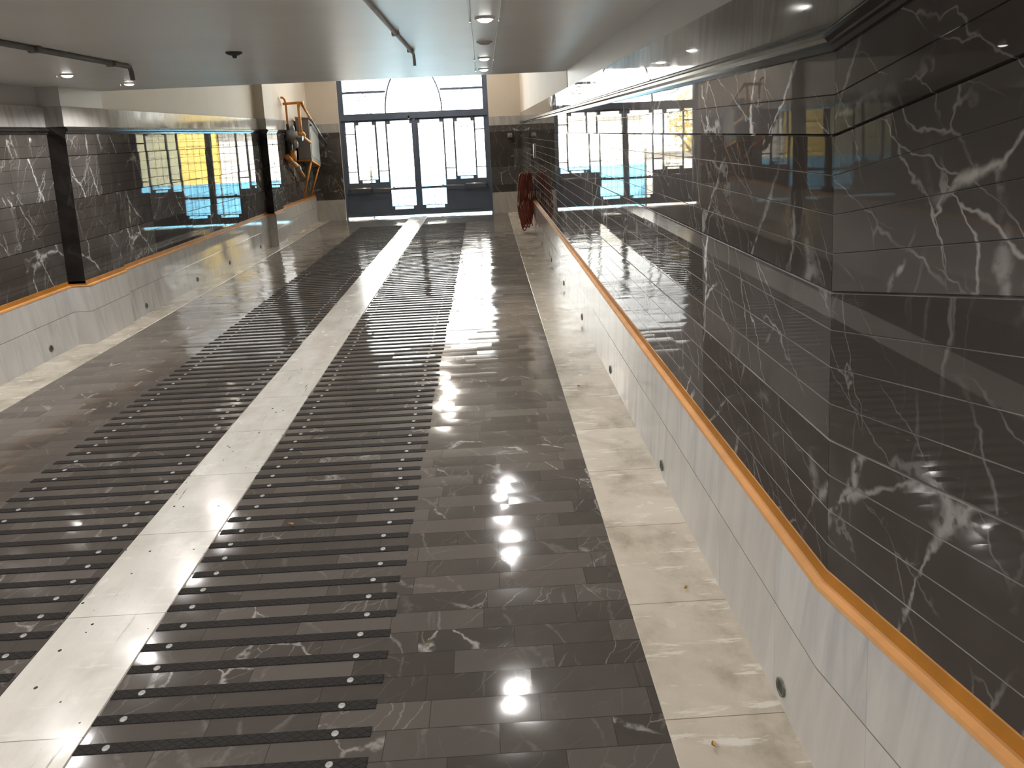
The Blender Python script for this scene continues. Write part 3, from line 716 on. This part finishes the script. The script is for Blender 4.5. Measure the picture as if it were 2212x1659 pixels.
m = MB(); m.lathe([(0, -.2), (.05, -.19), (.06, -.10), (.045, -.02), (0, -.02)], 14, 0, Matrix.Translation((.10, -.05, -.06))); m.build('vent_cup', M['alum'], o)
m = MB(); m.tube([(-.05, 0, -.1), (-.05, 0, -.36)], .07, 10); m.build('inlet_body', M['darkm'], o)
o = empty('gas_pipe', P(-4.28, 0, 1.6)); tag(o, 'thick orange elbow pipe below the gas regulator running back towards the gate', 'pipe')
m = MB(); m.tube(rel(o, [P(-4.24, 0, 1.80), P(-4.25, 0, 1.66), P(-4.26, .0, 1.58)]), .075, 12); m.build('riser', M['pipe'], o)
m = MB(); m.tube(rel(o, [P(-4.30, -.3, 1.62), P(-4.29, -.1, 1.58), P(-4.26, .05, 1.54), P(-4.24, .22, 1.50)]), .055, 12); m.build('elbow', M['pipe'], o)
m = MB(); m.tube(rel(o, [P(-4.24, .20, 1.505), P(-4.24, .36, 1.465)]), .062, 12); m.build('coupling', M['alum'], o)
m = MB(); m.tube(rel(o, [P(-4.24, .34, 1.47), P(-4.25, .80, 1.355)]), .040, 12); m.build('pipe', M['pipe'], o)

# ------------------------------------------------------------------ hose, wall plate, camera box
HY = 14.55; HZ = Zf(HY)
o = empty('garden_hose', (.955, HY, HZ+1.18)); tag(o, 'coiled brick red garden hose hanging on the right wall near the gate', 'hose')
m = MB()
pts = []
N = 15
for k in range(N):
    cx = -.03-.0125*k; wdt = .075+.016*(k % 4); dep = .82+.035*((k*5) % 7)
    for j in range(24):
        a = 2*math.pi*j/24
        sx = math.sin(a)*(.035+.012*(k % 3)); z = -dep/2*(1-math.cos(a))
        taper = .55+.45*min(1, -z/dep*2.2)
        pts.append((cx+.02*(j/24)*-1+sx*1.5*taper-(.03*(-z)), math.sin(a)*wdt*taper, z-.01*k*(1 if z < -.3 else 0)))
m.tube(pts, .0145, 7); m.build('coil', M['hose'], o)
m = MB(); m.tube([(-.14, .02, -.80), (-.15, 0, -.98), (-.14, -.01, -1.06), (-.11, -.02, -1.08), (-.09, -.02, -1.03), (-.085, -.01, -.92), (-.05, 0, -.98), (-.04, 0, -1.05)], .013, 8); m.build('loose_end', M['hose'], o)
m = MB(); m.tube([(-.235, -.02, -.80), (-.245, -.02, -.86)], .018, 8); m.build('nozzle', M['chrome'], o)
m = MB(); m.tube([(.045, 0, .0), (-.20, 0, .0), (-.22, 0, .035)], .008, 8); hk = m.build('wall_hook', M['steel']); hk.location = (.955, HY, HZ+1.172)
tag(hk, 'steel hook on the right wall holding up the red hose', 'hook')
o = empty('wall_intercom', (.985, 14.0, Zf(14.)+1.50)); tag(o, 'small white upright plate on the dark right wall above the hose', 'intercom')
m = MB(); m.box(-.022, .001, -.07, .07, 0, .25); m.build('plate', M['plate'], o, bevel=.004)
m = MB(); m.box(-.026, -.021, -.035, .035, .03, .075); m.build('button', M['race'], o)
o = empty('wall_camera', (.70, YG-.02, ZG+1.90)); tag(o, 'small grey box on the dark stone right of the gate', 'camera')
m = MB(); m.box(-.07, .05, -.07, .001, -.06, .05); m.build('housing', M['greybox'], o, bevel=.008)
m = MB(); m.tube([(-.02, -.068, 0), (-.02, -.085, 0)], .025, 12); m.build('lens', M['zinc'], o)

# ------------------------------------------------------------------ fallen leaves
def leafm(sz, seed):
    r = random.Random(seed); m = MB(); n = 7
    rim = [(sz*math.cos(2*math.pi*k/n)*r.uniform(.7, 1.2), sz*.6*math.sin(2*math.pi*k/n)*r.uniform(.7, 1.2), .004+r.uniform(0, .012)) for k in range(n)]
    for k in range(n): m.face([(0, 0, .003), rim[k], rim[(k+1) % n]]); m.face([(0, 0, .001), (rim[(k+1) % n][0], rim[(k+1) % n][1], rim[(k+1) % n][2]-.0015), (rim[k][0], rim[k][1], rim[k][2]-.0015)])
    return m
for i, (x, y, sz, lab) in enumerate([(-1.155, 3.66, .016, 'dry yellow leaf lying between grip strips right of the cream band'),
    (-.335, 2.685, .009, 'tiny yellow leaf scrap on dark planks right of the grip strips'),
    (-3.27, 5.33, .018, 'yellowed leaf on the dark planks at the left edge of the photo'),
    (.665, 5.53, .018, 'brown dry leaf halfway up the beige border by the right wall'),
    (-1.715, 4.93, .013, 'round brown leaf scrap on the cream centre band'),
    (.80, 2.92, .010, 'small brown leaf on the beige border close to the right skirting'),
    (.66, 2.10, .015, 'crumpled brown leaf on the beige border at the photo bottom')]):
    o = leafm(sz, i).build('fallen_leaf', M['leaf'], None, (x, y, Zf(y)+.009), (SA, 0, i*1.3), weld=True)
    tag(o, lab, 'leaf', 'fallen leaves on the ramp')

# ------------------------------------------------------------------ the street outside
SY = YG+.3
m = MB(); m.box(-26, 26, YG+.02, SY+2.6, ZG-.4, ZG-.003); struct(m.build('sidewalk', M['walk']), 'sunlit pavement outside the gate', 'pavement')
m = MB(); m.box(-26, 26, SY+2.6, SY+8.2, ZG-.4, ZG-.12); struct(m.build('road', M['road']), 'street outside the gate', 'street')
m = MB(); m.box(-26, 26, SY+8.2, SY+16., ZG-.4, ZG-.003); struct(m.build('sidewalk', M['walk']), 'pavement across the street', 'pavement')
def house(x0, x1, h, matw, label, blue=True, dado=2.6, nx=0):
    o = empty('town_house', ((x0+x1)/2, SY+9.4, ZG)); tag(o, label, 'building')
    w = (x1-x0)/2
    m = MB(); m.box(-w, w, .06, 5, 0, h); m.build('wall', matw, o)
    if blue: m = MB(); m.box(-w, w, 0, .07, .35, dado); m.build('painted_sheeting', M['blue'], o)
    m = MB(); m.box(-w, w, -.02, .07, 0, .36); m.build('plinth', M['walk'], o)
    m = MB(); m.box(-w, w, -.15, .1, h-.25, h); m.build('cornice', matw, o)
    for i in range(1 if nx > 1 else 0, nx):
        for hz in (3.3, 6.2):
            if hz+1.3 > h: continue
            cx = -w+(i+.5)*2*w/nx
            m = MB(); m.box(cx-.5, cx+.5, .0, .062, hz, hz+1.25); f = m.build('window', M['offwhite'], o)
            m = MB(); m.box(cx-.42, cx+.42, -.012, .01, hz+.08, hz+1.17); m.build('pane', M['dglass'], f)
house(1.5, 2.95, 5.6, M['yellow'], 'narrow yellow house with blue sheeting across the street', True, 2.55, 0)
house(3.0, 9.5, 5.0, M['olive'], 'olive grey house with blue sheeting across the street', True, 2.55, 3)
house(-4.4, 1.45, 4.6, M['offwhite'], 'low off-white house with blue sheeting across the street', True, 2.55, 0)
house(-16, -4.5, 3.2, M['offwhite'], 'long pale wall across the street behind the trees', False, 2.2, 0)
def tree(x, y, label):
    o = empty('street_tree', (x, y, ZG)); tag(o, label, 'tree', 'trees across the street')
    m = MB(); m.tube([(0, 0, 0), (.05, 0, 1.2), (-.05, .1, 2.4), (.1, .1, 3.2)], [.16, .13, .11, .07], 10)
    for a in range(4): m.tube([(0, .1, 2.2), (.7*math.cos(a*1.6), .1+.7*math.sin(a*1.6), 3.2)], [.06, .03], 6)
    m.build('trunk', M['bark'], o)
    m = MB(); r = random.Random(int(x*10))
    for i in range(700):
        v = Vector((r.gauss(0, 1), r.gauss(0, 1), r.gauss(0, 1))).normalized()*r.uniform(.5, 1.)
        p = Vector((v.x*1.15, .1+v.y*1.1, 3.7+v.z*1.2)); q = Vector((r.gauss(0, 1), r.gauss(0, 1), r.gauss(0, 1))).normalized(); w = q.orthogonal().normalized(); s = .13
        m.face([p-q*s, p+w*s*.5, p+q*s, p-w*s*.5])
    cr = m.build('crown', M['foliage'], o, weld=False)
tree(-5.9, SY+7.2, 'leafy street tree just left of the off-white house'); tree(-9.0, SY+7.3, 'leafy street tree farther along the pale wall')

# ------------------------------------------------------------------ light, world, camera
w = bpy.data.worlds.new('sky'); bpy.context.scene.world = w; w.use_nodes = True
nt = w.node_tree; nt.nodes.clear()
bg = nt.nodes.new('ShaderNodeBackground'); ot = nt.nodes.new('ShaderNodeOutputWorld')
bg.inputs[0].default_value = (1., .98, .95, 1); bg.inputs[1].default_value = 10.5
nt.links.new(bg.outputs[0], ot.inputs[0])
sl = bpy.data.lights.new('sun', 'SUN'); sl.energy = 57.; sl.angle = .0093; sl.color = (1., .93, .82)
so = bpy.data.objects.new('sun', sl); C.objects.link(so); so.rotation_euler = (math.radians(38), 0, math.radians(-24))
pl = bpy.data.lights.new('gate_portal', 'AREA'); pl.shape = 'RECTANGLE'; pl.size = GX1-GX0; pl.size_y = GH; pl.cycles.is_portal = True
po = bpy.data.objects.new('gate_portal', pl); C.objects.link(po); po.location = (GC, YG+.25, ZG+GH/2); po.rotation_euler = (-math.pi/2, 0, 0)

W, H, F = 2212, 1659, 1500.
def camera():
    cx, cy = W/2, H/2
    d = Vector(((1060-cx)/F, (609-cy)/F, 1)); Yc = d.normalized()
    mm = -(.05*Yc.x+Yc.y)/Yc.z; Dn = Vector((.05, 1, mm)).normalized()
    Zc = -Dn; Xc = Yc.cross(Zc)
    # camera axes in world: cam x right, y down, z forward -> columns
    R = Matrix((Xc, Yc, Zc))            # world = R @ cam
    r = R @ Vector((1, 0, 0)); dn = R @ Vector((0, 1, 0)); fw = R @ Vector((0, 0, 1))
    Mx = Matrix((r, -dn, -fw)).transposed().to_4x4(); Mx.translation = Vector((0, 0, 1.6))
    cd = bpy.data.cameras.new('camera'); co = bpy.data.objects.new('camera', cd); C.objects.link(co)
    co.matrix_world = Mx; cd.sensor_fit = 'HORIZONTAL'; cd.sensor_width = 36.; cd.lens = 36.*F/W; cd.clip_start = .02; cd.clip_end = 200
    bpy.context.scene.camera = co
camera()
sc = bpy.context.scene
sc.view_settings.view_transform = 'Standard'; sc.view_settings.look = 'None'; sc.view_settings.exposure = .18; sc.view_settings.gamma = 1.
sc.view_settings.use_curve_mapping = False
sc.cycles.max_bounces = 10; sc.cycles.diffuse_bounces = 5; sc.cycles.glossy_bounces = 6; sc.cycles.transparent_max_bounces = 12
sc.cycles.sample_clamp_indirect = 12.; sc.cycles.caustics_reflective = True
